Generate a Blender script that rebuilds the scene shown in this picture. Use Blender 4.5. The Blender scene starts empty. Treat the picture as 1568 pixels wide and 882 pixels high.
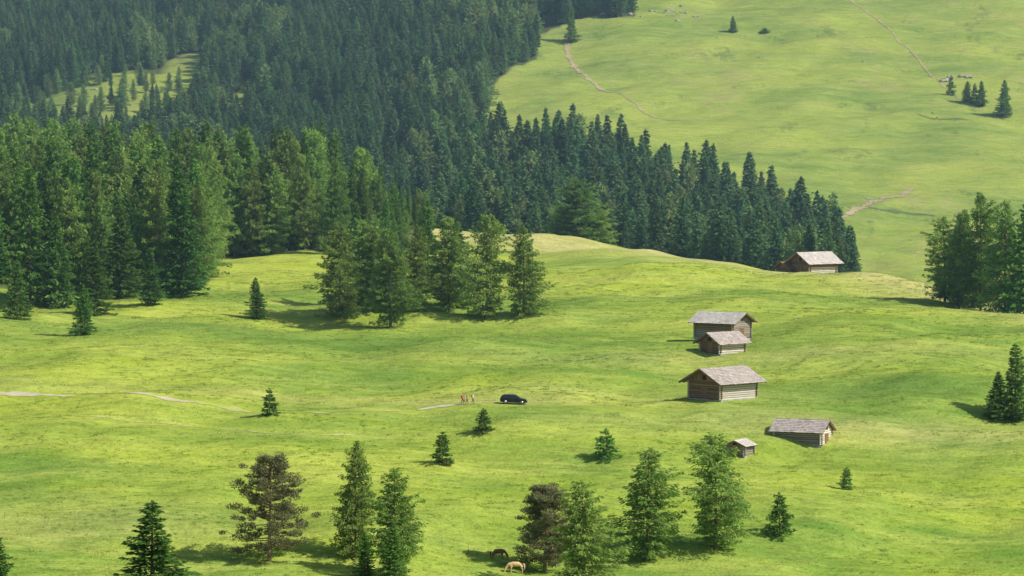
import bpy, math, random
import numpy as np
from mathutils import Vector
RAD=math.radians
scene=bpy.context.scene
COL=bpy.context.collection
rng=np.random.default_rng(7)
random.seed(5)

# ------------------------------------------------------------------ terrain survey
f=6600.0;p=RAD(3);CZ=100.0
def P(u,r,y):
    a=(441-r)/f
    d=(math.cos(p)+math.sin(p)*a,-math.sin(p)+math.cos(p)*a)
    t=y/d[0];return ((u-784)/f*t,y,CZ+d[1]*t)
C=[(0,882,610),(784,882,622),(1568,882,640),(0,760,655),(784,760,662),(1568,760,680),
(0,640,700),(400,640,705),(784,640,708),(1200,640,708),(1568,640,715),
(0,560,745),(400,560,750),(784,560,755),(1200,560,750),(1568,560,748),
(0,500,790),(400,500,800),(784,500,805),(1200,500,795),
(1568,487,835),(1400,441,890),(1250,420,915),(1000,385,960),(784,362,1000),(600,360,1000),(400,362,980),(200,355,980),(0,350,980),
(0,450,840),(200,445,850),(400,440,870),(400,400,920),(784,430,880),(784,395,940),(1000,430,870),(1200,450,850),(1400,470,830),
(1568,560,940),(1400,500,980),(1250,475,1010),(1000,450,1040),(784,430,1080),(600,420,1080),(300,420,1080),(0,415,1080),
(1568,480,1150),(1400,430,1190),(1300,425,1190),(1100,410,1180),(900,390,1190),(700,380,1200),(400,380,1220),(0,380,1220),
(1568,320,1290),(1300,330,1270),(1000,300,1290),(700,270,1310),(300,260,1350),(0,250,1370),
(1568,180,1420),(1200,180,1410),(850,180,1420),(500,170,1450),(200,160,1490),(0,160,1500),
(1568,0,1590),(1200,0,1590),(850,0,1600),(500,0,1680),(0,0,1780),
(1568,-250,1800),(784,-250,1850),(0,-250,2050),(1568,-700,2300),(784,-700,2350),(0,-700,2500)]
for u in(-500,2070):
    C+=[(u,882,630),(u,640,710),(u,520,790)]
C+=[(-500,350,980),(-500,420,1080),(-500,370,1220),(-500,160,1520),(-500,0,1800),(2070,560,830),(2070,640,930),(2070,560,1130),(2070,330,1300),(2070,180,1440),(2070,0,1620)]
W=np.array([P(*c) for c in C]+[(0,300,35),(-200,300,40),(200,300,38),(-300,0,80),(300,0,80),(0,0,96),(0,500,12),(-300,500,14),(300,500,14)])
XC=W[:,:2]/100.;n_=len(W)
d=np.linalg.norm(XC[:,None]-XC[None],axis=2)
K=np.where(d>0,d*d*np.log(d+1e-12),0)+np.eye(n_)*0.01
Pm=np.c_[np.ones(n_),XC]
wt=np.linalg.solve(np.block([[K,Pm],[Pm.T,np.zeros((3,3))]]),np.r_[W[:,2],0,0,0])
r2=np.random.default_rng(3)
WV=[]
for lam,amp,k in((70,.35,6),(32,.20,8),(15,.09,10),(7.5,.03,12)):
    for j in range(k):
        a=r2.normal(math.pi/2,.8) if lam<40 else r2.uniform(0,math.pi);l=lam*r2.uniform(.7,1.4)
        WV.append((2*math.pi/l*math.cos(a),2*math.pi/l*math.sin(a)*1.0,r2.uniform(0,6.28),amp))
def H(x,y):
    x=np.asarray(x,float);y=np.asarray(y,float)
    q0=np.ravel(x)/100.;q1=np.ravel(y)/100.
    o=wt[-3]+q0*wt[-2]+q1*wt[-1]
    for i,c in enumerate(XC):
        d2=(q0-c[0])**2+(q1-c[1])**2
        o+=wt[i]*.5*d2*np.log(d2+1e-20)
    for a,b,ph,am in WV:
        o+=am*np.sin(a*q0*100+b*q1*100+ph)
    return o.reshape(x.shape)
def h1(x,y): return float(H(np.array([x]),np.array([y]))[0])

# ------------------------------------------------------------------ material helpers
def newmat(name):
    m=bpy.data.materials.new(name);m.use_nodes=True
    nt=m.node_tree;nt.nodes.clear()
    return m,nt,nt.nodes.new("ShaderNodeOutputMaterial")
def N(nt,t,**k):
    n=nt.nodes.new(t)
    for a,b in k.items(): setattr(n,a,b)
    return n
def mixc(nt,fac,a,b,bt='MIX'):
    n=nt.nodes.new("ShaderNodeMix");n.data_type='RGBA';n.blend_type=bt
    for s,v in((0,fac),(6,a),(7,b)):
        if isinstance(v,bpy.types.NodeSocket): nt.links.new(v,n.inputs[s])
        elif s==0: n.inputs[0].default_value=v
        else: n.inputs[s].default_value=(*v,1)
    return n.outputs[2]
def mth(nt,op,a,b=0.,cl=False):
    n=nt.nodes.new("ShaderNodeMath");n.operation=op;n.use_clamp=cl
    for i,v in enumerate((a,b)):
        if isinstance(v,bpy.types.NodeSocket): nt.links.new(v,n.inputs[i])
        else: n.inputs[i].default_value=v
    return n.outputs[0]
def noise(nt,vec,scale,detail=3,mp=None,rough=.55):
    if mp:
        m=nt.nodes.new("ShaderNodeMapping");m.inputs["Scale"].default_value=mp
        nt.links.new(vec,m.inputs[0])
        vec=m.outputs[0]
    n=nt.nodes.new("ShaderNodeTexNoise");n.inputs["Scale"].default_value=scale;n.inputs["Detail"].default_value=detail
    n.inputs["Roughness"].default_value=rough
    nt.links.new(vec,n.inputs["Vector"]);return n.outputs[0]
def ramp(nt,v,a,b):
    n=nt.nodes.new("ShaderNodeMapRange");n.inputs[1].default_value=a;n.inputs[2].default_value=b
    nt.links.new(v,n.inputs[0]);return n.outputs[0]
def attr(nt,name):
    n=nt.nodes.new("ShaderNodeAttribute");n.attribute_name=name;return n.outputs["Fac"]
def diffuse_out(nt,out,col,rough=.9,bump=None,bs=.3,bd=.05,spec=.2):
    b=nt.nodes.new("ShaderNodeBsdfPrincipled")
    if isinstance(col,bpy.types.NodeSocket): nt.links.new(col,b.inputs["Base Color"])
    else: b.inputs["Base Color"].default_value=(*col,1)
    b.inputs["Roughness"].default_value=rough;b.inputs["Specular IOR Level"].default_value=spec
    if bump is not None:
        bn=nt.nodes.new("ShaderNodeBump");bn.inputs["Strength"].default_value=bs;bn.inputs["Distance"].default_value=bd
        nt.links.new(bump,bn.inputs["Height"]);nt.links.new(bn.outputs[0],b.inputs["Normal"])
    nt.links.new(b.outputs[0],out.inputs[0]);return b

# ground material
mg,nt,out=newmat("meadow_grass")
pos=N(nt,"ShaderNodeNewGeometry").outputs["Position"]
nA=ramp(nt,noise(nt,pos,1,4,(.018,.03,.03)),.40,.60)
nB=ramp(nt,noise(nt,pos,1,5,(.04,.16,.1),.65),.38,.62)
nC=ramp(nt,noise(nt,pos,1,3,(.22,.75,.5),.6),.3,.7)
nD=ramp(nt,noise(nt,pos,1,2,(1.6,2.2,2),.7),.3,.7)
nS=ramp(nt,noise(nt,pos,1,4,(.03,.36,.3),.7),.46,.70)
col=mixc(nt,nA,(.165,.29,.045),(.37,.46,.055))
col=mixc(nt,mth(nt,'MULTIPLY',nB,.6),col,(.47,.52,.115))
col=mixc(nt,mth(nt,'MULTIPLY',nS,.55),col,(.16,.27,.045))
col=mixc(nt,attr(nt,"lush"),col,mixc(nt,nB,(.105,.21,.038),(.175,.30,.05)))
col=mixc(nt,mth(nt,'MULTIPLY',attr(nt,"dry"),mth(nt,'ADD',mth(nt,'MULTIPLY',nC,.5),.5)),col,(.54,.48,.22))
farc=mixc(nt,nA,(.175,.275,.055),(.30,.385,.07))
farc=mixc(nt,mth(nt,'MULTIPLY',nB,.5),farc,(.36,.41,.11))
nE=ramp(nt,noise(nt,pos,1,6,(.035,.016,.02),.75),.56,.72)
farc=mixc(nt,mth(nt,'MULTIPLY',nE,.75),farc,(.36,.32,.16))
nF=ramp(nt,noise(nt,pos,1,6,(.06,.03,.04),.8),.57,.65)
farc=mixc(nt,mth(nt,'MULTIPLY',nF,.65),farc,(.12,.19,.05))
col=mixc(nt,attr(nt,"far"),col,farc)
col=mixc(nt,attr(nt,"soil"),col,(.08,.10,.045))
v=mth(nt,'ADD',.70,mth(nt,'ADD',mth(nt,'MULTIPLY',nC,.28),mth(nt,'MULTIPLY',nD,.30)))
vv=N(nt,"ShaderNodeCombineColor")
for i in range(3): nt.links.new(v,vv.inputs[i])
col=mixc(nt,1.0,col,vv.outputs[0],'MULTIPLY')
bmp=mth(nt,'ADD',nC,mth(nt,'MULTIPLY',nD,.3))
diffuse_out(nt,out,col,1.0,bmp,.55,.5,.0)

def foliage(name,dark,light,hv=.03,tr=.3,noisy=True):
    m,nt,out=newmat(name)
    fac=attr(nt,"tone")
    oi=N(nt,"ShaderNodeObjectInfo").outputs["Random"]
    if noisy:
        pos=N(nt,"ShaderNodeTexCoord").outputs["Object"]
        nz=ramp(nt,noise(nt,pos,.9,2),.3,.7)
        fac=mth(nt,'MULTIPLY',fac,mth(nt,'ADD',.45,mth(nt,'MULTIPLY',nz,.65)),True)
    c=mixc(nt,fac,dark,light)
    hs=N(nt,"ShaderNodeHueSaturation")
    nt.links.new(mth(nt,'ADD',.5-hv*.6,mth(nt,'MULTIPLY',oi,hv)),hs.inputs["Hue"])
    r2_=mth(nt,'FRACT',mth(nt,'MULTIPLY',oi,7.31))
    nt.links.new(mth(nt,'ADD',.75,mth(nt,'MULTIPLY',r2_,.6)),hs.inputs["Value"])
    nt.links.new(c,hs.inputs["Color"])
    d1=N(nt,"ShaderNodeBsdfDiffuse");t1=N(nt,"ShaderNodeBsdfTranslucent");mx=N(nt,"ShaderNodeMixShader")
    mx.inputs[0].default_value=tr
    nt.links.new(hs.outputs[0],d1.inputs[0]);nt.links.new(hs.outputs[0],t1.inputs[0])
    nt.links.new(d1.outputs[0],mx.inputs[1]);nt.links.new(t1.outputs[0],mx.inputs[2]);nt.links.new(mx.outputs[0],out.inputs[0])
    return m
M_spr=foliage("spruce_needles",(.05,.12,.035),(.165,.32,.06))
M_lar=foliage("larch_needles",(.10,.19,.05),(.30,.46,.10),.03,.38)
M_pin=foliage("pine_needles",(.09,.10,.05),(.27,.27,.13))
M_far=foliage("hazed_spruce_needles",(.05,.105,.055),(.135,.25,.095),.05,.3,False)  # bluer copy of the spruce green, distance haze put into the colour
M_far2=foliage("hazed_larch_needles",(.09,.165,.06),(.23,.35,.12),.05,.3,False)  # bluer larch green, haze tint painted in likewise
M_grs=foliage("grass_blades",(.17,.28,.05),(.42,.51,.10),.05,.3,False)
def simple(name,c1,c2,sc=(1,1,1),rough=.85,spec=.2,usetone=False,bs=.3):
    m,nt,out=newmat(name)
    pos=N(nt,"ShaderNodeTexCoord").outputs["Object"]
    nz=ramp(nt,noise(nt,pos,1,4,sc,.65),.3,.7)
    fac=nz
    if usetone: fac=mth(nt,'ADD',mth(nt,'MULTIPLY',nz,.45),mth(nt,'MULTIPLY',attr(nt,"tone"),.6),True)
    diffuse_out(nt,out,mixc(nt,fac,c1,c2),rough,nz,bs,.03,spec);return m
M_bark=simple("conifer_bark",(.11,.09,.07),(.25,.21,.16),(3,3,.8))
M_pbark=simple("pine_bark",(.20,.12,.08),(.38,.25,.17),(3,3,.8))

# ------------------------------------------------------------------ tree building
def unit(v): return v/np.maximum(np.linalg.norm(v,axis=1,keepdims=True),1e-9)
class MB:
    def __init__(s): s.v=[];s.f=[];s.m=[];s.t=[];s.n=0
    def leaves(s,c,dr,L,Wd,tone,mat=0):
        n=len(c);dr=unit(dr);rv=unit(rng.normal(size=(n,3)));sd=unit(np.cross(dr,rv))
        L=np.broadcast_to(L,(n,))[:,None];Wd=np.broadcast_to(Wd,(n,))[:,None]
        a=c-dr*L*.45;b=c+sd*Wd*.5;e=c+dr*L*.55;g=c-sd*Wd*.5
        s.v.append(np.stack([a,b,e,g],1).reshape(-1,3))
        s.f.append(np.arange(4*n).reshape(n,4)+s.n);s.m.append(np.full(n,mat));s.t.append(np.repeat(tone,4));s.n+=4*n
    def tube(s,pts,rad,k=6,mat=1,tone=.5):
        pts=np.array(pts,float);n=len(pts)
        ax=unit(np.gradient(pts,axis=0));up=np.array([0.03,1,0.02]) if abs(ax[0][2])>.7 else np.array([0,0,1.])
        s1=unit(np.cross(ax,up));s2=np.cross(ax,s1)
        an=np.linspace(0,2*math.pi,k,endpoint=False)
        vs=pts[:,None]+(s1[:,None]*np.cos(an)[None,:,None]+s2[:,None]*np.sin(an)[None,:,None])*np.array(rad)[:,None,None]
        fs=[(i*k+j,i*k+(j+1)%k,(i+1)*k+(j+1)%k,(i+1)*k+j) for i in range(n-1) for j in range(k)]
        s.v.append(vs.reshape(-1,3));s.f.append(np.array(fs)+s.n);s.m.append(np.full(len(fs),mat));s.t.append(np.full(n*k,tone));s.n+=n*k
    def mesh(s,name,mats):
        V=np.concatenate(s.v);F=np.concatenate(s.f);M=np.concatenate(s.m).astype(np.int32);T=np.concatenate(s.t)
        me=bpy.data.meshes.new(name)
        me.vertices.add(len(V));me.vertices.foreach_set("co",V.ravel().astype(np.float32))
        me.loops.add(F.size);me.loops.foreach_set("vertex_index",F.ravel().astype(np.int32))
        me.polygons.add(len(F));me.polygons.foreach_set("loop_start",(np.arange(len(F))*4).astype(np.int32))
        me.polygons.foreach_set("material_index",M)
        a=me.attributes.new("tone","FLOAT","POINT");a.data.foreach_set("value",np.clip(T,0,1).astype(np.float32))
        for m in mats: me.materials.append(m)
        me.update(calc_edges=True);return me
def conifer(name,h,w,kind,mats,start=.06,dens=1.0,leaf=1.0):
    b=MB()
    lean=rng.normal(0,.010*h,2)
    zz=np.linspace(0,1,7)
    cx=lambda t:lean[0]*t*t;cy=lambda t:lean[1]*t*t
    b.tube([(cx(t),cy(t),t*h*.985-.4*(t==0)) for t in zz],[max(.02,(1-t*.97)*h*.0125+.02) for t in zz],7)
    nw=int(h/ (.40 if kind=='s' else .44))
    lobe=rng.uniform(0,6.28,3);la=rng.uniform(.05,.18 if kind=='s' else .28,3)
    zl=rng.uniform(0,6.28,2)
    for i in range(nw):
        t=start+(1-start)*(i+rng.uniform(-.3,.3))/nw
        t=min(max(t,start),.99)
        tt=(t-start)/(1-start)
        irr=1+.12*math.sin(tt*17+zl[0])+.08*math.sin(tt*31+zl[1])
        if kind=='s': R=w/2*min(1,.7+3*tt)*(1-tt)**.78*rng.uniform(.85,1.12)*irr+.12
        else: R=w/2*min(1,(.55+2.4*tt))*max(0,1-tt**1.4)**.60*rng.uniform(.72,1.15)*irr+.15
        nb=int(rng.integers(6,9)*(1 if t<.8 else .7))
        a0=rng.uniform(0,6.28)
        for j in range(nb):
            a=a0+j*6.283/nb+rng.normal(0,.22)
            tz=t*h+rng.normal(0,.22 if kind=='s' else .35)*(1-tt)
            Rb=R*rng.uniform(.62,1.14)*(1+sum(la[q]*math.sin((q+1)*a+lobe[q]+5*t) for q in range(3)))
            if kind=='l' and rng.random()<.10: continue
            dx,dy=math.cos(a),math.sin(a)
            if kind=='s': dz0=-.30+.75*t**1.5; curl=.16
            else: dz0=-.05+.7*t*t+rng.normal(0,.08);curl=.05
            nl=max(4,int(Rb*(10 if kind=='s' else 13)*dens)+3)
            s=rng.uniform(.10,1,nl)**.75
            lat=rng.normal(0,1,nl)*.22*Rb*(1.15-s)+rng.normal(0,.10,nl)
            z=tz+dz0*Rb*s+curl*Rb*s*s+rng.normal(0,.09,nl)-np.abs(lat)*.18
            hang=(.14 if kind=='s' else .45)*rng.random(nl)
            z-=hang
            ctr=np.stack([cx(t)+dx*Rb*s-dy*lat,cy(t)+dy*Rb*s+dx*lat,z],1)
            sg=np.sign(lat)*rng.uniform(.2,1,nl)
            dr=np.stack([dx-dy*sg,dy+dx*sg,np.full(nl,-.3 if kind=='s' else -.6)+rng.normal(0,.35,nl)],1)
            Lf=leaf*rng.uniform(.36,.72,nl)*(1 if kind=='s' else .9)
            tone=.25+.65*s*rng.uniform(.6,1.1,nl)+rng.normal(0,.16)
            b.leaves(ctr,dr,Lf,Lf*(.42 if kind=='s' else .38),tone)
            if Rb>1.2 and kind=='l' or (Rb>1.5 and rng.random()<.3):
                b.tube([(cx(t),cy(t),tz),(cx(t)+dx*Rb*.5,cy(t)+dy*Rb*.5,tz+dz0*Rb*.5+curl*Rb*.25),(cx(t)+dx*Rb*.9,cy(t)+dy*Rb*.9,tz+dz0*Rb*.9+curl*Rb*.8)],[.05,.03,.012],3)
    k=14
    b.leaves(np.stack([np.full(k,cx(1))+rng.normal(0,.09,k),np.full(k,cy(1))+rng.normal(0,.09,k),h*rng.uniform(.955,1.0,k)],1),np.stack([rng.normal(0,.4,k),rng.normal(0,.4,k),np.ones(k)],1),.5*leaf,.18*leaf,np.full(k,.9))
    return b.mesh(name,mats)
def pine(name,h,w,mats):
    b=MB();bend=rng.uniform(-.5,.5,2)
    ctr=lambda t:np.array([bend[0]*math.sin(t*3),bend[1]*math.sin(t*2.5),t*h])
    b.tube([ctr(t)-np.array([0,0,.4*(t==0)]) for t in np.linspace(0,.95,9)],[.30*(1-t*.85) for t in np.linspace(0,.95,9)],8)
    nb=80
    for i in range(nb):
        t=.12+.86*(i/nb)**.9;a=i*2.4+rng.normal(0,.3)
        tt=(t-.12)/.86
        R=w/2*min(1,.8+1.2*tt)*(1-tt**1.7)**.65*rng.uniform(.5,1.1)+.5
        base=ctr(t*.95);rise=rng.uniform(-.15,.3)+.3*tt
        tip=base+np.array([math.cos(a)*R,math.sin(a)*R,R*rise])
        mid=(base+tip)/2+np.array([0,0,-.12*R])
        b.tube([base,mid,tip],[.09,.06,.02],4)
        for s in (.45,.72,1.0):
            if s<.5 and R<2: continue
            c0=base*(1-s)*(1-s)+2*mid*s*(1-s)+tip*s*s+rng.normal(0,.25,3)
            rr=rng.uniform(.55,1.15)*(.8 if s<.6 else 1)
            n=int(120*rr)
            q=unit(rng.normal(size=(n,3)))*rng.random((n,1))**.4*np.array([rr,rr,rr*.55])
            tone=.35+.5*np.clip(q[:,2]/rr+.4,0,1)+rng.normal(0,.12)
            dr=q+rng.normal(0,.3,(n,3))+np.array([0,0,.3])
            b.leaves(c0+q,dr,rng.uniform(.28,.5,n),.14,tone)
    return b.mesh(name,mats)
def link(name,me,loc,sc=(1,1,1),rz=0.,parent=None):
    o=bpy.data.objects.new(name,me);o.location=loc;o.scale=sc;o.rotation_euler=(0,0,rz)
    if parent: o.parent=parent
    COL.objects.link(o);return o
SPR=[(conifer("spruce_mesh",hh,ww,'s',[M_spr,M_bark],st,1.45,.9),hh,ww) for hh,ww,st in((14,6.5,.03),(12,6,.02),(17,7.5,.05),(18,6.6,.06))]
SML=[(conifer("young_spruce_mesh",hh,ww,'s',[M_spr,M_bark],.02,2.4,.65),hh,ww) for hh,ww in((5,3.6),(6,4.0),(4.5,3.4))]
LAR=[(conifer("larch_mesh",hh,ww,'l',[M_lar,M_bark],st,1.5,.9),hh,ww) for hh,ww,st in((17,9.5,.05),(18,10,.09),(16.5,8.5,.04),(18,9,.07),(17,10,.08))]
PIN=[(pine("pine_mesh",15.5,12.5,[M_pin,M_pbark]),15.5,12.5),(pine("pine_mesh",13.7,9,[M_pin,M_pbark]),13.7,9)]
def plant(name,lst,k,x,y,h,w):
    me,hh,ww=lst[k%len(lst)]
    link(name,me,(x,y,h1(x,y)-.1),(w/ww,w/ww,h/hh),random.uniform(0,6.28))
spr=[(-50.5,602,12.9,12),(-77.2,777,9.2,5),(-78.9,812,14.5,7.4),(-48.3,815,8,4.6),(-69.1,823,11,5.8),(-92,800,11.3,6.2),(-17,870,18.5,7.5),
(80.7,716,8.1,4.8),(83.8,716,12.8,7.4),(-72.1,601,8.5,5.5),(-17,610,8.3,5.2),(-21,613,6.8,4),(21.2,1540,12.5,6),(79,1545,5.9,3.6),(162,1420,12,7.2),
(151.7,1438,7,4.8),(156,1434,8.5,5),(-87.7,828,17.8,8.5),(-76.4,842,19,9),(-64.8,848,25,10.5),(-92.7,828,27,11),
(88.9,848,19,10.5),(99.3,828,24,11),(-10.5,834,17,8.5)]
for i,(x,y,h,w) in enumerate(spr): plant("spruce_tree",SPR,i,x,y,h,w)
for i,(x,y,h,w) in enumerate([(40.5,650,6.6,5.0),(52.7,677,3.6,3.0),(15,686,4.9,4.6),(-4.6,696,3.9,3.8),(-11,677,5.1,4.3),(-39.7,704,4.4,3.7),(147.3,1448,6.6,3.8),(154,1436,6.8,4.2),(-3.5,1440,3.9,2.8),(90.5,1545,1.6,5)]):
    plant("young_spruce_tree",SML,i,x,y,h,w)
for i,(x,y,h,w) in enumerate([(-22.8,625,17,8),(-16.7,616,15.9,10),(10.4,622,16.6,10.6),(20.1,638,16.8,11.8),(30.5,642,17.2,12.4),
(-32.6,815,18.5,11.5),(-22.7,805,18.7,12.5),(-28.2,832,17,12),(-17.8,817,16.7,8.5),(-4.8,814,19.7,12),(2.3,814,17.3,9.8),(-12,824,18.4,11.5),(-26,818,16,10),
(85.5,850,17,11.5),(91.3,838,23,11.5),(95.3,832,22,11),(87.5,842,19,10),(15.3,1000,15.5,15),(19.5,1003,12,10),(11.5,1004,10,8)]):
    plant("larch_tree",LAR,i,x,y,h,w)
plant("pine_tree",PIN,0,-35.2,622,15.8,12.9);plant("pine_tree",PIN,1,4.8,632,13.2,9.2)

# ------------------------------------------------------------------ instanced forests
def source(cname,items):
    c=bpy.data.collections.new(cname)
    for nm,me in items:
        c.objects.link(bpy.data.objects.new(nm,me))
    return c
def scatter(name,coll,pts,sc,rot,idx):
    me=bpy.data.meshes.new(name);me.from_pydata([tuple(q) for q in pts],[],[])
    a=me.attributes.new("sc","FLOAT_VECTOR","POINT");a.data.foreach_set("vector",np.array(sc,np.float32).ravel())
    a=me.attributes.new("rot","FLOAT_VECTOR","POINT");a.data.foreach_set("vector",np.array(rot,np.float32).ravel())
    a=me.attributes.new("idx","INT","POINT");a.data.foreach_set("value",np.array(idx,np.int32))
    o=bpy.data.objects.new(name,me);COL.objects.link(o)
    g=bpy.data.node_groups.new(name+"_nodes","GeometryNodeTree")
    g.interface.new_socket("Geometry",in_out='INPUT',socket_type='NodeSocketGeometry')
    g.interface.new_socket("Geometry",in_out='OUTPUT',socket_type='NodeSocketGeometry')
    gi=g.nodes.new("NodeGroupInput");go=g.nodes.new("NodeGroupOutput")
    ip=g.nodes.new("GeometryNodeInstanceOnPoints");ci=g.nodes.new("GeometryNodeCollectionInfo")
    ci.inputs["Collection"].default_value=coll;ci.inputs["Separate Children"].default_value=True;ci.inputs["Reset Children"].default_value=True
    def na(n,t):
        q=g.nodes.new("GeometryNodeInputNamedAttribute");q.data_type=t;q.inputs["Name"].default_value=n;return q.outputs["Attribute"]
    er=g.nodes.new("FunctionNodeEulerToRotation")
    L=g.links.new
    L(gi.outputs[0],ip.inputs["Points"]);L(ci.outputs[0],ip.inputs["Instance"]);ip.inputs["Pick Instance"].default_value=True
    L(na("idx","INT"),ip.inputs["Instance Index"]);L(na("rot","FLOAT_VECTOR"),er.inputs[0]);L(er.outputs[0],ip.inputs["Rotation"])
    L(na("sc","FLOAT_VECTOR"),ip.inputs["Scale"]);L(ip.outputs[0],go.inputs[0])
    md=o.modifiers.new("scatter","NODES");md.node_group=g
    return o
def inpoly(x,y,poly):
    ins=np.zeros(len(x),bool);n=len(poly)
    for i in range(n):
        x1,y1=poly[i];x2,y2=poly[(i+1)%n]
        c=((y1>y)!=(y2>y))&(x<(x2-x1)*(y-y1)/((y2-y1) or 1e-9)+x1)
        ins^=c
    return ins
def grid(poly,sp):
    a=np.array(poly);xs=np.arange(a[:,0].min(),a[:,0].max(),sp);ys=np.arange(a[:,1].min(),a[:,1].max(),sp)
    X,Y=np.meshgrid(xs,ys);X=X+rng.uniform(-.5,.5,X.shape)*sp;Y=Y+rng.uniform(-.5,.5,Y.shape)*sp
    X=X.ravel();Y=Y.ravel();k=inpoly(X,Y,poly);return X[k],Y[k]
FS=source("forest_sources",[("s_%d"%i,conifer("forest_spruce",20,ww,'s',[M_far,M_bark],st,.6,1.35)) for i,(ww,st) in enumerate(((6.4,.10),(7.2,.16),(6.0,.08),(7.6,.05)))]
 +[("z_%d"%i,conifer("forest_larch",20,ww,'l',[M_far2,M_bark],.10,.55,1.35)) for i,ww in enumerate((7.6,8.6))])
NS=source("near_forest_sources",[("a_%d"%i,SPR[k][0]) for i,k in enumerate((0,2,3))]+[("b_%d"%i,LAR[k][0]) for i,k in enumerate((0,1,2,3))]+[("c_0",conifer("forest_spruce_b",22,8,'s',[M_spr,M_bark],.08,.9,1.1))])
def mk(name,coll,x,y,h,base,wr,idx):
    z=H(x,y)-.15;n=len(x)
    s=h/base;w=s*wr
    scatter(name,coll,np.stack([x,y,z],1),np.stack([w,w,s],1),np.stack([rng.normal(0,.02,n),rng.normal(0,.02,n),rng.uniform(0,6.28,n)],1),idx)
polyL=[(-220,850),(-138,848),(-92,838),(-76,848),(-63,855),(-61.5,880),(-63.6,925),(-43,932),(-32,905),(-26,900),(-24,940),(-19.5,965),(-19,1000),(-23,1045),(-260,1060)]
x,y=grid(polyL,6.6)
h=rng.uniform(15,27,len(x))*np.where(x>-42,np.clip(1-(x+42)/16*.5,.35,1),1.0)
idx=rng.choice(8,len(x),p=[.14,.14,.15,.11,.11,.10,.10,.15])
base=np.array([14,17,18,17,18,16.5,18,22])[idx]
mk("conifer_forest",NS,x,y,h,base,rng.uniform(.72,1.0,len(x)),idx)
polyM=[(-20,1095),(19,1070),(34,1045),(50,1040),(77,1008),(82,1040),(88,1110),(90,1185),(79,1222),(65,1240),(51,1262),(34.5,1290),(23,1300),(-12,1312),(-20,1300)]
x,y=grid(polyM,5.4);k=rng.random(len(x))<.88;x=x[k];y=y[k]
h=rng.uniform(15,26,len(x));idx=rng.choice(6,len(x),p=[.24,.25,.19,.16,.08,.08])
mk("spruce_forest",FS,x,y,h,20.,rng.uniform(.85,1.2,len(x)),idx)
polyF=[(-420,1095),(-20,1095),(-20,1300),(-13,1318),(-14.7,1390),(-9,1425),(-8,1465),(-3,1490),(8,1512),(8.5,1552),(25,1566),(44,1560),(47,1650),(60,1900),(40,2200),(-700,2200),(-560,1500)]
x,y=grid(polyF,5.0)
clear=[(-186,1440),(-150,1400),(-118,1390),(-104,1410),(-108,1500),(-112,1556),(-150,1562),(-160,1520),(-190,1516)]
k=~(inpoly(x,y,clear)&(rng.random(len(x))<.72))
GL=((-92,1455,5,62),(-20,1285,7,30),(-118,1560,9,40),(-37,1360,4,30),(-62,1420,5,26),(-9,1300,3,24),(-60,1620,7,26),(-130,1660,12,30),(-25,1450,3,24))
for cx_,cy_,rx,ry in GL:
    k&=((x-cx_)/rx)**2+((y-cy_)/ry)**2>1
k&=rng.random(len(x))<.9
x=x[k];y=y[k]
h=rng.uniform(9,18.5,len(x))*np.interp(y,[1100,1500,1800],[1.0,1.0,.85])
low=inpoly(x,y,clear);h=np.where(low,h*.5,h)
pn=(np.sin(x*.06+2)+np.sin(y*.05+x*.02))>.7
idx=np.where((pn&(rng.random(len(x))<.6))|(low&(rng.random(len(x))<.7)),rng.integers(4,6,len(x)),rng.integers(0,4,len(x)))
mk("distant_spruce_forest",FS,x,y,h,20.,rng.uniform(.95,1.4,len(x)),idx)
trk=[(-110,727),(-92.3,722),(-85.5,720),(-74.3,717),(-60.9,713),(-50,711),(-41.3,709),(-32.7,709),(-24.1,710),(-15.6,713),(-9.1,715),(-2.6,715.5),(5,713),(12.5,711)]
def tuft(name,n,r,hh,mat):
    b=MB();q=rng.normal(0,r*.5,(n,2))
    hs=hh*rng.uniform(.5,1,n);dr=np.stack([rng.normal(0,.5,n),rng.normal(0,.5,n),np.ones(n)],1)
    b.leaves(np.stack([q[:,0],q[:,1],hs*.4],1),dr,hs,.07,rng.random(n));return b.mesh(name,[mat])
M_g2=foliage("dark_grass_blades",(.11,.21,.035),(.24,.37,.065),.05,.3,False)
M_g3=foliage("flower_stalks",(.38,.39,.12),(.60,.56,.25),.03,.3,False)
TS=source("tuft_sources",[("t_0",tuft("tuft",22,.5,.35,M_grs)),("t_1",tuft("tuft",26,.6,.38,M_g2)),("t_2",tuft("tuft",16,.6,.4,M_g3)),("t_3",tuft("tuft",40,1.2,.35,M_grs))])
n=26000
y=rng.uniform(600,900,n)
x=rng.uniform(-1,1,n)*(y*.128+3)
T_=np.array(trk)
k=~inpoly(x,y,polyL)&(np.abs(y-np.interp(x,T_[:,0],T_[:,1]))>2.2);pp=np.sin(x*.11+np.sin(y*.07)*2)+np.sin(y*.19+x*.05+1)+rng.normal(0,.8,n)
x=x[k];y=y[k];pp=pp[k]
idx=np.where(pp>1.5,1,np.where(pp<-1.2,2,np.where(rng.random(len(x))<.5,0,3)))
s=rng.uniform(.4,1.15,len(x))
scatter("meadow_grass",TS,np.stack([x,y,H(x,y)-.02],1),np.stack([s,s,s*.8],1),np.stack([x*0,x*0,rng.uniform(0,6.28,len(x))],1),idx)

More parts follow.
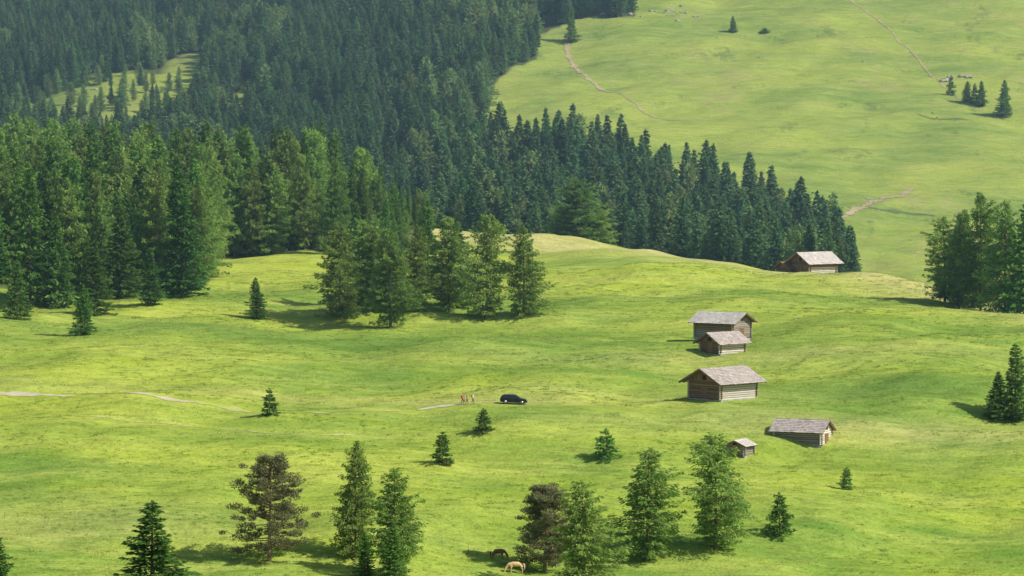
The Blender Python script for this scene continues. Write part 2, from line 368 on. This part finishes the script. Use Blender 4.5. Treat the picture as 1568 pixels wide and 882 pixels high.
# ------------------------------------------------------------------ ground sheet
xs=np.concatenate([np.arange(-1500,-260,40),np.arange(-260,-115,4),np.arange(-115,115,1.5),np.arange(115,262,4),np.arange(262,1500,40)])
ys=np.concatenate([np.arange(-200,560,12),np.arange(560,1080,1.5),np.arange(1080,1800,4),np.arange(1800,3600,30)])
X,Y=np.meshgrid(xs,ys);Z=H(X,Y)
V=np.stack([X.ravel(),Y.ravel(),Z.ravel()],1);nx=len(xs);ny=len(ys)
ii=np.arange(nx*ny).reshape(ny,nx)
F=np.stack([ii[:-1,:-1],ii[:-1,1:],ii[1:,1:],ii[1:,:-1]],2).reshape(-1,4)
me=bpy.data.meshes.new("ground")
me.vertices.add(len(V));me.vertices.foreach_set("co",V.ravel().astype(np.float32))
me.loops.add(F.size);me.loops.foreach_set("vertex_index",F.ravel().astype(np.int32))
me.polygons.add(len(F));me.polygons.foreach_set("loop_start",(np.arange(len(F))*4).astype(np.int32))
me.update(calc_edges=True);me.shade_smooth();me.materials.append(mg)
xv,yv=V[:,0],V[:,1]
def G(cx,cy,rx,ry): return np.exp(-((xv-cx)/rx)**2-((yv-cy)/ry)**2)
lush=.85*G(-18,778,34,20)+.95*G(70,728,38,9)+.55*G(30,795,60,10)+.45*G(20,650,60,14)+.45*G(60,690,40,8)+.5*G(-50,690,50,6)+.4*G(-10,845,30,15)+.5*G(-60,790,30,10)+.4*G(-40,640,30,6)
crest_y=np.interp(xv,[-40,0,31,65,83,99,130],[1000,985,950,905,880,830,800])
dry=.85*np.exp(-((yv-crest_y)/28)**2)*(xv>-45)+.5*G(60,706,40,6)+.3*G(-70,640,40,12)+.5*G(-2,718,26,3)+.35*G(-30,726,70,5)+.35*G(40,760,50,5)
far=1/(1+np.exp(-(yv-1090)/15))
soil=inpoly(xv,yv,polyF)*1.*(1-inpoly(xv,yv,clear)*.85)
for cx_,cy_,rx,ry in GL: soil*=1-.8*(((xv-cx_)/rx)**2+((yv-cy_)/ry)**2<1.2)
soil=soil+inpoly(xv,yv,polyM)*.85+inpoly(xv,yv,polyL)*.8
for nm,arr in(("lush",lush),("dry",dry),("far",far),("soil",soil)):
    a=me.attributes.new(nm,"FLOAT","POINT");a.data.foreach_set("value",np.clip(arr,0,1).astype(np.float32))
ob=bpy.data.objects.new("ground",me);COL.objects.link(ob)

# ------------------------------------------------------------------ tracks
M_track=simple("gravel_track",(.42,.39,.24),(.62,.56,.40),(.4,.9,1),1,.1)
M_trod=simple("trodden_grass",(.36,.40,.12),(.50,.51,.20),(.3,.9,1),1,.0)
M_earth=simple("bare_earth",(.34,.29,.18),(.46,.39,.25),(.2,.3,1),1,.0)
M_gul=simple("gully_earth",(.10,.15,.06),(.17,.21,.09),(.2,.3,1),1,.0)
def gz(x,y):
    i=np.clip(np.searchsorted(xs,x)-1,0,nx-2);j=np.clip(np.searchsorted(ys,y)-1,0,ny-2)
    a=(x-xs[i])/(xs[i+1]-xs[i]);b=(y-ys[j])/(ys[j+1]-ys[j])
    return Z[j,i]*(1-a)*(1-b)+Z[j,i+1]*a*(1-b)+Z[j+1,i]*(1-a)*b+Z[j+1,i+1]*a*b
def ribbon(name,pts,width,mat,lift=.05,jit=.3):
    pts=np.array(pts,float);s=np.r_[0,np.cumsum(np.hypot(*np.diff(pts,axis=0).T))]
    t=np.arange(0,s[-1],.8)
    X_=np.interp(t,s,pts[:,0]);Y_=np.interp(t,s,pts[:,1])
    kk=13;ker=np.ones(kk)/kk
    X_=np.convolve(np.pad(X_,kk//2,'edge'),ker,'valid');Y_=np.convolve(np.pad(Y_,kk//2,'edge'),ker,'valid')
    Y_=Y_+.25*np.sin(t*.21)+.15*np.sin(t*.5+1)
    dx=np.gradient(X_);dy=np.gradient(Y_);l=np.hypot(dx,dy);nxv=-dy/l;nyv=dx/l
    wd=width*(1+jit*np.sin(t*.7)*np.sin(t*.23+1)+.4*jit*rng.normal(size=len(t)))*np.clip(np.minimum(t,t[-1]-t)/8+.1,.1,1)
    V=[];m=5
    for k in range(m):
        o=(k/(m-1)-.5)*wd
        x=X_+nxv*o;y=Y_+nyv*o
        V.append(np.stack([x,y,gz(x,y)+lift],1))
    V=np.stack(V,1).reshape(-1,3)
    F=[(i*m+j,i*m+j+1,(i+1)*m+j+1,(i+1)*m+j) for i in range(len(t)-1) for j in range(m-1)]
    me=bpy.data.meshes.new(name);me.from_pydata(V.tolist(),[],F);me.materials.append(mat);me.shade_smooth()
    return link(name,me,(0,0,0))
ribbon("gravel_track",trk[:6],1.7,M_track,.06,.6)
ribbon("gravel_track",[(-17,712.6),(-12,714.3),(-9.1,715),(-3.6,715.5)],1.6,M_track,.06,.6)
ribbon("grass_track",trk[4:10],1.0,M_trod,.05,.7);ribbon("grass_track",[(-4,715.5),(5,713.3),(12.5,711)],.7,M_trod,.05,.7)
ribbon("cattle_path",[(-83.1,700),(-67,698),(-51.1,697),(-35.2,695),(-19.5,698)],.45,M_trod,.04,.7)
ribbon("hillside_path",[(95.9,1263),(106.2,1284),(115.3,1299),(123.5,1313)],3.0,M_earth,.12,.7)
ribbon("hillside_path",[(19.2,1548),(19.8,1520),(22.9,1495),(28.5,1470),(38.5,1445)],1.4,M_earth,.12,.7)
ribbon("hillside_path",[(37,1448),(48.5,1417),(58,1412)],.8,M_earth,.12,.7)
ribbon("hillside_path",[(120,1600),(133,1560),(142,1500),(150,1440)],.6,M_earth,.12,.7)
ribbon("gully",[(98,1279),(108.5,1276),(117.3,1278),(126.7,1275)],2.4,M_gul,.1,.6)
ribbon("gully",[(132,1420),(140,1413),(148,1416),(152,1410)],1.3,M_gul,.1,.6)

# ------------------------------------------------------------------ huts
M_wood=simple("weathered_logs",(.17,.15,.125),(.42,.37,.31),(.6,.6,6),.85,.2,True)
M_pale=simple("pale_logs",(.40,.37,.32),(.80,.75,.67),(.6,.6,6),.85,.2,True)
M_brown=simple("brown_boards",(.13,.075,.04),(.38,.23,.12),(5,5,.5),.8,.2,True)
M_roof=simple("weathered_shingles",(.32,.28,.26),(.63,.56,.52),(1,1,1),.85,.25,True)
M_roofl=simple("pale_shingles",(.44,.41,.38),(.76,.71,.67),(1,1,1),.8,.25,True)
M_stone=simple("stone_footing",(.25,.24,.22),(.55,.53,.50),(2,2,2),.9)
M_dark=simple("interior_shade",(.012,.010,.008),(.03,.025,.02),(1,1,1),.9)  # near-black colour stands in for shade inside loft openings and log gaps
class BX:
    def __init__(s): s.v=[];s.f=[];s.t=[]
    def box(s,x0,x1,y0,y1,z0,z1,tone=None,fn=None):
        tone=random.random() if tone is None else tone
        b=len(s.v);q=[(x,y,z) for z in(z0,z1) for x,y in((x0,y0),(x1,y0),(x1,y1),(x0,y1))]
        if fn:q=[fn(*k) for k in q]
        s.v+=q;s.t+=[tone]*8
        s.f+=[(b,b+3,b+2,b+1),(b+4,b+5,b+6,b+7),(b,b+1,b+5,b+4),(b+1,b+2,b+6,b+5),(b+2,b+3,b+7,b+6),(b+3,b,b+4,b+7)]
    def obj(s,name,mat,parent,bev=0):
        me=bpy.data.meshes.new(name);me.from_pydata(s.v,[],s.f);me.materials.append(mat)
        a=me.attributes.new("tone","FLOAT","POINT");a.data.foreach_set("value",np.array(s.t,np.float32))
        o=link(name,me,(0,0,0),parent=parent)
        if bev:
            m=o.modifiers.new("b","BEVEL");m.width=bev;m.segments=2
        return o
def hut(name,corner,side,L,Wd,hw,rise,th,ox=.9,oy=.8,front=M_pale,gab=M_brown,rf=M_roof,upper=None,door=True):
    th=RAD(th);c,s=math.cos(th),math.sin(th)
    lx=L/2 if side=='L' else -L/2;ly=Wd/2
    cx=corner[0]+lx*c-ly*s;cy=corner[1]+lx*s+ly*c
    zs=[h1(cx+a*L/2*c-b*Wd/2*s,cy+a*L/2*s+b*Wd/2*c) for a in(-1,1) for b in(-1,1)]
    zn=h1(*corner);z0=min(zn+.15,max(zs))
    e=bpy.data.objects.new(name,None);e.location=(cx,cy,z0);e.rotation_euler=(0,0,th);COL.objects.link(e)
    fb=BX();dn=z0-min(zs)+.6
    nst=int(L/.7)
    for i in range(nst):
        a=-L/2+i*L/nst
        for yy in(-Wd/2-.04,Wd/2-.36): fb.box(a+.02,a+L/nst-.02,yy+random.uniform(-.03,.03),yy+.4,-dn,.12+random.uniform(-.03,.05))
    nst=int(Wd/.7)
    for i in range(nst):
        a=-Wd/2+.42+i*(Wd-.84)/nst
        for xx in(-L/2-.04,L/2-.36): fb.box(xx+random.uniform(-.03,.03),xx+.4,a+.02,a+(Wd-.84)/nst-.02,-dn,.12+random.uniform(-.03,.05))
    fb.obj("stone_footing",M_stone,e,.04)
    lw=BX();gw=BX();st=.34;n=int(hw/st)
    up=BX()
    for i in range(n):
        z=.13+i*st
        tgt=up if (upper and i>n*.55) else lw
        for yy in(-Wd/2,Wd/2-.2): tgt.box(-L/2-.28,L/2+.28,yy+random.uniform(-.02,.02),yy+.2,z,z+st-.07)
        z+=st/2
        for xx in(-L/2,L/2-.2): gw.box(xx+random.uniform(-.02,.02),xx+.2,-Wd/2-.28,Wd/2+.28,z,z+st-.06)
    lw.obj("long_walls",front,e,.04)
    if up.v: up.obj("upper_walls",upper,e,.03)
    gw.obj("gable_walls",gab,e,.04)
    ib=BX();ib.box(-L/2+.12,L/2-.12,-Wd/2+.12,Wd/2-.12,.0,hw,.3);ib.obj("dark_interior",M_dark,e)  # solid block, shade behind the log gaps put into its colour
    ht=.13+n*st
    zr=ht+rise;sl=rise/(Wd/2)
    gb=BX();nb=int(Wd/.24)
    for i in range(nb):
        y0=-Wd/2+i*Wd/nb;y1=y0+Wd/nb-.02
        za=ht+rise-abs(y0)*sl-.06;zb=ht+rise-abs(y1)*sl-.06
        for xx in(-L/2-.03,L/2-.03):
            o=random.uniform(-.008,.008);b=len(gb.v)
            zl=ht+.05
            gb.v+=[(xx+o,y0,zl),(xx+.06+o,y0,zl),(xx+.06+o,y1,zl),(xx+o,y1,zl),(xx+o,y0,max(za,zl+.01)),(xx+.06+o,y0,max(za,zl+.01)),(xx+.06+o,y1,max(zb,zl+.01)),(xx+o,y1,max(zb,zl+.01))]
            gb.t+=[random.random()]*8
            gb.f+=[(b,b+3,b+2,b+1),(b+4,b+5,b+6,b+7),(b,b+1,b+5,b+4),(b+1,b+2,b+6,b+5),(b+2,b+3,b+7,b+6),(b+3,b,b+4,b+7)]
    gb.obj("gable_boards",gab,e)
    an=math.atan(sl);ca,sa=math.cos(an),math.sin(an)
    sll=(Wd/2+oy)/ca
    rb=BX();rfb=BX()
    for sg in(-1,1):
        def fn(x,q,z,sg=sg): return (x,sg*(q*ca+z*sa),zr+.08-q*sa+z*ca)
        rb.box(-L/2-ox,L/2+ox,0.0,sll,.0,.07,.2,fn)
        k=int((L+2*ox)/1.1)
        for i in range(k+1):
            xx=-L/2-ox+.05+i*(L+2*ox-.25)/k
            rb.box(xx,xx+.14,.1,sll-.05,-.15,-.003,.4,fn)
        rows=int(sll/.5)+1;cols=int((L+2*ox+.1)/.34)
        for r in range(rows):
            q0=r*sll/rows;q1=q0+sll/rows+.14
            for c_ in range(cols):
                xa=-L/2-ox-.05+c_*(L+2*ox+.1)/cols
                lift=.075+random.uniform(0,.03)
                def f2(x,q,z,sg=sg,q0=q0,q1=q1,lift=lift):
                    return fn(x,q,z+lift+.06*(q-q0)/(q1-q0)*1.2)
                rfb.box(xa+.012,xa+(L+2*ox+.1)/cols-.012,q0,q1+random.uniform(-.07,.07),0,.025,None,f2)
    for i in range(int((L+2*ox)/1.5)):
        xa=-L/2-ox+i*1.5
        rfb.box(xa,xa+1.46,-.14,.14,zr+.17,zr+.23,random.random())
    rb.obj("roof_structure",M_brown,e);rfb.obj("roof_shingles",rf,e)
    sx=-1 if side=='L' else 1
    if door:
        db=BX();x0=sx*(L/2+.06)
        a,b_=sorted((x0-.04,x0+.04))
        for k in range(5): db.box(a,b_,-.75+k*.3,-.75+k*.3+.28,.15,2.0,random.uniform(0,.5))
        db.obj("door",M_brown,e)
        wb=BX();wb.box(a,b_,-.4,.4,ht+.15,ht+.15+min(.8,rise*.45),.2);wb.obj("loft_opening",M_dark,e)
    return e
hut("hay_barn",(34.8,716),'L',8.6,7.6,3.1,1.9,43,1.3,1.1,M_pale,M_brown)
hut("log_hut",(39.9,778),'R',8.0,6.6,3.4,1.5,-33,1.0,.8,M_wood,M_wood,M_roofl,M_brown)
hut("log_hut",(36.9,762),'L',6.0,5.4,2.1,1.5,40,.9,.8,M_pale,M_brown,M_roof)
hut("log_cabin",(50.2,698),'R',8.2,5.2,2.6,1.5,-24,.6,.6,M_wood,M_pale,M_roof)
hut("wooden_shed",(37.3,690),'L',3.6,3.2,1.8,.7,62,.45,.45,M_wood,M_wood,M_roofl)
hut("alpine_hut",(63.0,910),'L',7.2,6.4,2.8,1.8,35,1.1,1.0,M_pale,M_brown,M_roofl,M_brown)
hut("low_barn",(58.8,914),'L',4.5,4,1.2,1.1,35,.8,.7,M_brown,M_brown,M_brown,None,False)

# ------------------------------------------------------------------ car
def paint(name,c,rough,metal=0,spec=.5):
    m,nt,out=newmat(name);b=diffuse_out(nt,out,c,rough,spec=spec);b.inputs["Metallic"].default_value=metal
    return m
M_carp=paint("dark_blue_paint",(.012,.018,.035),.25,.3);M_glass=paint("car_glass",(.015,.02,.025),.06,0,.8);M_tyre=paint("tyre_rubber",(.02,.02,.02),.8)
M_rim=paint("alloy",(.5,.5,.52),.3,.9);M_hl=paint("headlamp",(.7,.7,.7),.15);M_tl=paint("tail_lamp",(.35,.01,.01),.3)
def car(x,y,rz):
    e=bpy.data.objects.new("parked_car",None);z=h1(x,y);dz=(h1(x+2,y)-h1(x-2,y))/4
    e.location=(x,y,z+.06);e.rotation_euler=(0,-math.atan(dz),rz);COL.objects.link(e)
    S=[(-2.28,.45,.75,.78,.70,.68),(-2.22,.32,.92,.96,.84,.78),(-2.05,.26,.95,1.30,.88,.70),(-1.75,.24,.96,1.46,.90,.66),(-1.0,.22,.95,1.52,.91,.66),(-.1,.22,.94,1.52,.91,.66),(.45,.22,.93,1.44,.91,.66),(.95,.22,.93,1.12,.90,.72),(1.2,.22,.92,.97,.90,.78),(1.7,.24,.86,.89,.88,.74),(2.1,.28,.74,.76,.82,.66),(2.26,.36,.60,.61,.70,.58)]
    V=[];F=[];M=[]
    for (a,b,c_,t,wb,wtp) in S:
        m_=(b+c_)/2
        V+=[(a,-wb*.93,b),(a,-wb*1.01,m_),(a,-wb,c_),(a,-wtp,t-.03),(a,-wtp*.8,t),(a,wtp*.8,t),(a,wtp,t-.03),(a,wb,c_),(a,wb*1.01,m_),(a,wb*.93,b)]
    k=10
    for i in range(len(S)-1):
        for j in range(k):
            F.append((i*k+j,(i+1)*k+j,(i+1)*k+(j+1)%k,i*k+(j+1)%k))
            g=0
            if j in(2,6) and 2<=i<=7: g=1
            if j in(3,4,5) and i in(6,7): g=1
            if j in(3,4,5) and i==1: g=1
            M.append(g)
    F.append(tuple(range(k)));M.append(0);F.append(tuple(range((len(S)-1)*k,len(S)*k))[::-1]);M.append(0)
    me=bpy.data.meshes.new("car_body");me.from_pydata(V,[],F);me.materials.append(M_carp);me.materials.append(M_glass)
    me.polygons.foreach_set("material_index",M);me.update()
    import bmesh
    bm=bmesh.new();bm.from_mesh(me);bmesh.ops.recalc_face_normals(bm,faces=bm.faces);bm.to_mesh(me);bm.free()
    o=link("body",me,(0,0,0),parent=e);o.modifiers.new("b","BEVEL").width=.03
    for wx in(-1.38,1.38):
        for sg in(-1,1):
            for nm,r,w0,w1,mt in(("tyre",.34,.70,.925,M_tyre),("rim",.21,.80,.94,M_rim)):
                b=MB();b.tube([(wx,sg*w0,.34),(wx,sg*(w0+.01),.34),(wx,sg*w1,.34),(wx,sg*(w1+.003),.34)],[.01,r,r,.01],18,0)
                mm=b.mesh(nm,[mt]);link(nm,mm,(0,0,0),parent=e)
    bb=BX();bb.box(2.12,2.24,-.72,-.45,.58,.70);bb.box(2.12,2.24,.45,.72,.58,.70);bb.obj("headlamps",M_hl,e,.02)
    bb=BX();bb.box(-2.27,-2.18,-.80,-.62,.72,.92);bb.box(-2.27,-2.18,.62,.80,.72,.92);bb.obj("tail_lamps",M_tl,e,.02)
    bb=BX();bb.box(.75,.9,-1.03,-.91,.93,1.06);bb.box(.75,.9,.91,1.03,.93,1.06);bb.obj("mirrors",M_carp,e,.03)
    bb=BX();bb.box(-1.5,.2,-.62,-.58,1.535,1.57);bb.box(-1.5,.2,.58,.62,1.535,1.57);bb.obj("roof_rails",M_rim,e)
car(.3,715.2,RAD(-4))

# ------------------------------------------------------------------ people and horses (skinned skeletons)
def skin(name,verts,edges,rad,sub=1):
    me=bpy.data.meshes.new(name+"_sk");me.from_pydata(verts,edges,[])
    o=bpy.data.objects.new(name+"_sk",me);COL.objects.link(o)
    m=o.modifiers.new("s","SKIN");m.use_smooth_shade=True
    for i,sv in enumerate(me.skin_vertices[0].data):
        r=rad[i];sv.radius=(r,r) if not isinstance(r,tuple) else r
        sv.use_root=(i==0)
    ss=o.modifiers.new("u","SUBSURF");ss.levels=sub;ss.render_levels=sub
    dg=bpy.context.evaluated_depsgraph_get();dg.update()
    out=bpy.data.meshes.new_from_object(o.evaluated_get(dg))
    bpy.data.objects.remove(o);out.name=name;return out
def sksk():
    V=[];E=[];R=[]
    def add(co,r,par=None):
        V.append(tuple(co));R.append(r)
        if par is not None:E.append((par,len(V)-1))
        return len(V)-1
    return V,E,R,add
M_skin=paint("skin",(.55,.33,.23),.5);M_hair=paint("hair",(.06,.035,.02),.7);M_shoe=paint("boots",(.08,.06,.05),.7)
def person(x,y,rz,shirt,pants,walk=.15,shorts=False,pack=None,ht=1.74):
    e=bpy.data.objects.new("hiker",None);e.location=(x,y,h1(x,y)+.03);e.rotation_euler=(0,0,rz);k=ht/1.75;e.scale=(k,k,k);COL.objects.link(e)
    V,E,R,add=sksk()
    pl=add((0,0,.96),(.15,.11));sp=add((0,0,1.15),(.14,.10),pl);ch=add((0,0,1.34),(.165,.115),sp);nk=add((0,.0,1.49),.06,ch)
    hd0=add((0,-.01,1.56),.065,nk);hd1=add((0,-.02,1.65),.092,hd0);hd2=add((0,-.01,1.73),.06,hd1)
    for s in(-1,1):
        hp=add((s*.09,0,.90),.095,pl);w=s*walk
        kn=add((s*.095,-w*.7-.03,.50),.062,hp);an=add((s*.095,-w*1.2+.05*(w<0),.11),.042,kn)
        ft=add((s*.10,-w*1.2-.07,.045),.038,an);add((s*.10,-w*1.2-.17,.035),.03,ft)
        sh=add((s*.185,0,1.41),.06,ch);el=add((s*.235,.03+w*.5,1.13),.045,sh);wr=add((s*.235,-.12+w*1.0,.92),.028,el)
        pm=add((s*.232,-.15+w*1.05,.86),.026,wr)
        for q in range(4):
            fx=s*.232+(q-1.5)*.006;fy=-.15+w*1.05+(q-1.5)*.021
            f1=add((fx,fy-.008,.82),.009,pm);f2=add((fx-s*.008,fy-.012,.785-.006*(q in(1,2))),.008,f1);add((fx-s*.02,fy-.008,.765-.008*(q in(1,2))),.007,f2)
        t1=add((s*.222,-.185+w*1.05,.85),.010,pm);add((s*.212,-.195+w*1.05,.815),.008,t1)
    me=skin("figure",V,E,R,1)
    for m in(shirt,pants,M_skin,M_hair,M_shoe): me.materials.append(m)
    for pg in me.polygons:
        c=pg.center
        if c.z>1.50: i=3 if (c.z>1.70 or (c.y>.015 and c.z>1.56)) else 2
        elif abs(c.x)>.19 and c.z<1.18: i=2
        elif c.z>.95: i=0
        elif c.z<.10: i=4
        elif shorts and c.z<.5: i=2
        else: i=1
        pg.material_index=i
    link("figure",me,(0,0,0),parent=e)
    b=MB()
    b.tube([(0,-.105,1.655),(0,-.13,1.635),(0,-.105,1.62)],[.006,.014,.01],6,0)
    for s in(-1,1): b.tube([(s*.088,-.01,1.67),(s*.10,-.005,1.65),(s*.088,-.01,1.62)],[.008,.018,.008],6,0)
    link("nose_and_ears",b.mesh("nose_and_ears",[M_skin]),(0,0,0),parent=e)
    b=MB()
    for s in(-1,1): b.tube([(s*.033,-.098,1.667),(s*.033,-.108,1.667)],[.010,.008],6,0)
    b.tube([(-.025,-.101,1.598),(0,-.106,1.596),(.025,-.101,1.598)],[.004,.006,.004],5,0)
    link("eyes_and_mouth",b.mesh("eyes_and_mouth",[M_hair]),(0,0,0),parent=e)
    if pack:
        bb=BX();bb.box(-.15,.15,.11,.29,1.05,1.48);bb.obj("backpack",pack,e,.05)
red=paint("red_shirt",(.65,.05,.05),.8);blu=paint("blue_shirt",(.14,.30,.55),.8);wht=paint("white_shirt",(.8,.78,.76),.8);den=paint("denim",(.06,.09,.16),.8);khk=paint("khaki",(.25,.2,.13),.8)
person(-8.2,715,RAD(60),red,den,.16,False,khk);person(-7.5,715.6,RAD(100),red,khk,-.15,True,None,1.68)
person(-6.5,715.1,RAD(80),wht,den,.12,False,red,1.7);person(-7.9,714.3,RAD(75),blu,khk,.14,True,None,1.62)
def horse(x,y,rz,coat,mane,graze,sz=1.0):
    e=bpy.data.objects.new("grazing_horse",None);e.location=(x,y,h1(x,y)+.02);e.rotation_euler=(0,0,rz);e.scale=(sz,)*3;COL.objects.link(e)
    V,E,R,add=sksk()
    br=add((0,0,1.08),(.31,.34));wi=add((.45,0,1.12),(.26,.34),br);cs=add((.68,0,1.10),(.21,.27),wi)
    ru=add((-.40,0,1.10),(.30,.33),br);rp=add((-.72,0,1.10),(.24,.27),ru)
    if graze:
        n1=add((.98,0,1.02),(.13,.20),cs);n2=add((1.25,0,.70),(.10,.15),n1);hd=add((1.42,0,.42),(.10,.13),n2);mz=add((1.44,0,.20),(.075,.085),hd);add((1.43,0,.08),(.06,.065),mz)
        ears=(1.40,.52)
    else:
        n1=add((.95,0,1.32),(.13,.20),cs);n2=add((1.15,0,1.58),(.09,.13),n1);hd=add((1.28,0,1.66),(.09,.12),n2);mz=add((1.48,0,1.50),(.07,.08),hd);add((1.60,0,1.40),(.055,.06),mz)
        ears=(1.20,1.80)
    for s in(-1,1):
        a=add((.60,s*.16,.85),.12,cs);k=add((.62+.04*s,s*.16,.50),.065,a);c=add((.61+.06*s,s*.16,.14),.042,k);add((.66+.06*s,s*.16,.04),.055,c)
        a=add((-.72,s*.17,.86),.16,rp);st=add((-.60,s*.17,.66),.11,a);hk=add((-.84+.05*s,s*.16,.46),.06,st);c=add((-.78+.05*s,s*.16,.14),.04,hk);add((-.73+.05*s,s*.16,.04),.055,c)
        q=add((ears[0],s*.06,ears[1]),.03,hd);add((ears[0]-.02,s*.08,ears[1]+.12),.01,q)
    link("body",skin("horse_body",V,E,R,2),(0,0,0),parent=e).data.materials.append(coat)
    b=MB();b.tube([(-.92,0,1.18),(-1.03,0,1.0),(-1.05,0,.7),(-1.02,0,.42)],[.05,.08,.08,.02],7,0)
    if graze: b.tube([(.62,0,1.36),(.92,0,1.22),(1.20,0,.90),(1.40,.0,.56)],[.03,.07,.07,.03],7,0)
    else: b.tube([(.62,0,1.38),(.85,0,1.50),(1.03,0,1.70),(1.2,.0,1.78)],[.03,.07,.07,.03],7,0)
    link("mane_and_tail",b.mesh("mane_and_tail",[mane]),(0,0,0),parent=e)
ctan=paint("chestnut_coat",(.74,.48,.25),.7);cfl=paint("flaxen_mane",(.8,.7,.52),.8);cbay=paint("bay_coat",(.20,.08,.04),.6);cblk=paint("dark_mane",(.015,.01,.01),.8)
horse(.6,629.3,RAD(190),ctan,cfl,True,1.2);horse(-2.1,635.5,RAD(20),cbay,cblk,True,1.12)

# ------------------------------------------------------------------ fences, boulders
def fence(pts,name="pasture_fence",gap=4.0):
    b=MB();pts=np.array(pts,float);s=np.r_[0,np.cumsum(np.hypot(*np.diff(pts,axis=0).T))]
    t=np.arange(0,s[-1],gap);px=np.interp(t,s,pts[:,0])+rng.normal(0,.1,len(t));py=np.interp(t,s,pts[:,1])+rng.normal(0,.1,len(t));pz=H(px,py)
    for x_,y_,z_ in zip(px,py,pz): b.tube([(x_,y_,z_-.2),(x_+random.uniform(-.05,.05),y_,z_+1.0)],[.045,.04],5,0)
    for hh in(.5,.95):
        b.tube([(x_,y_,z_+hh) for x_,y_,z_ in zip(px,py,pz)],[.004]*len(px),3,0)
    link(name,b.mesh(name,[M_wood]),(0,0,0))
fence([(-14.5,638),(-9,637.5),(-4,637)]);fence([(-76,643),(-68.5,642),(-56.4,637),(-43.3,630)],gap=6)
M_rock=simple("limestone",(.22,.22,.16),(.45,.43,.36),(1,1,1),.95)
def boulders(x,y,n,r,sp):
    import bmesh
    V=[];F=[]
    for i in range(n):
        bm=bmesh.new();bmesh.ops.create_icosphere(bm,subdivisions=2,radius=1)
        cx_=x+random.gauss(0,sp);cy_=y+random.gauss(0,sp*1.5);rr=r*random.uniform(.4,1.2);ph=random.uniform(0,6)
        z_=h1(cx_,cy_);o=len(V)
        for v in bm.verts:
            k=rr*(1+.22*math.sin(v.co.x*4+ph)+.18*math.sin(v.co.y*5+ph*2)+random.uniform(-.08,.08))
            V.append((cx_+v.co.x*k*1.3,cy_+v.co.y*k,z_+v.co.z*k*.6+.1*rr))
        F+=[tuple(o+v.index for v in fc.verts) for fc in bm.faces];bm.free()
    me=bpy.data.meshes.new("boulders");me.from_pydata(V,[],F);me.materials.append(M_rock);link("boulders",me,(0,0,0))
boulders(152,1478,6,1.0,3);boulders(56,1570,18,.8,6);boulders(143,1415,6,.5,5);boulders(107,1288,2,.6,2);boulders(-130,1480,14,.9,14);boulders(100,1560,12,.4,30)

# ------------------------------------------------------------------ light, sky, haze, camera
s=bpy.data.lights.new("sun","SUN");so=bpy.data.objects.new("sun",s);COL.objects.link(so);s.energy=5.0;s.angle=RAD(.5);s.color=(1,.95,.82)
el=43;az=109
sd=Vector((math.sin(RAD(az))*math.cos(RAD(el)),math.cos(RAD(az))*math.cos(RAD(el)),math.sin(RAD(el))))
so.rotation_euler=(-sd).to_track_quat('-Z','Y').to_euler();so.location=(200,600,400)
wd=bpy.data.worlds.new("World");scene.world=wd;wd.use_nodes=True
nt=wd.node_tree;sk=nt.nodes.new("ShaderNodeTexSky");sk.sky_type='NISHITA';sk.sun_disc=False
sk.sun_elevation=RAD(el);sk.sun_rotation=RAD(az)
nt.links.new(sk.outputs[0],nt.nodes["Background"].inputs[0]);nt.nodes["Background"].inputs[1].default_value=.105
hz=BX();hz.box(-900,900,560,2700,-150,420,.5)
m=bpy.data.materials.new("valley_haze");m.use_nodes=True;m.node_tree.nodes.clear();nt=m.node_tree
vs=nt.nodes.new("ShaderNodeVolumeScatter");vs.inputs["Color"].default_value=(.46,.76,1,1);vs.inputs["Density"].default_value=.00016
nt.links.new(vs.outputs[0],nt.nodes.new("ShaderNodeOutputMaterial").inputs["Volume"])
hz.obj("valley_haze",m,None)
c=bpy.data.cameras.new("camera");co=bpy.data.objects.new("camera",c);COL.objects.link(co)
co.location=(0,0,CZ);co.rotation_euler=(RAD(87),0,0);c.sensor_width=36;c.lens=f/1568*36;c.clip_end=20000;c.clip_start=1
scene.camera=co
scene.view_settings.view_transform='Standard';scene.view_settings.look='None';scene.view_settings.exposure=0
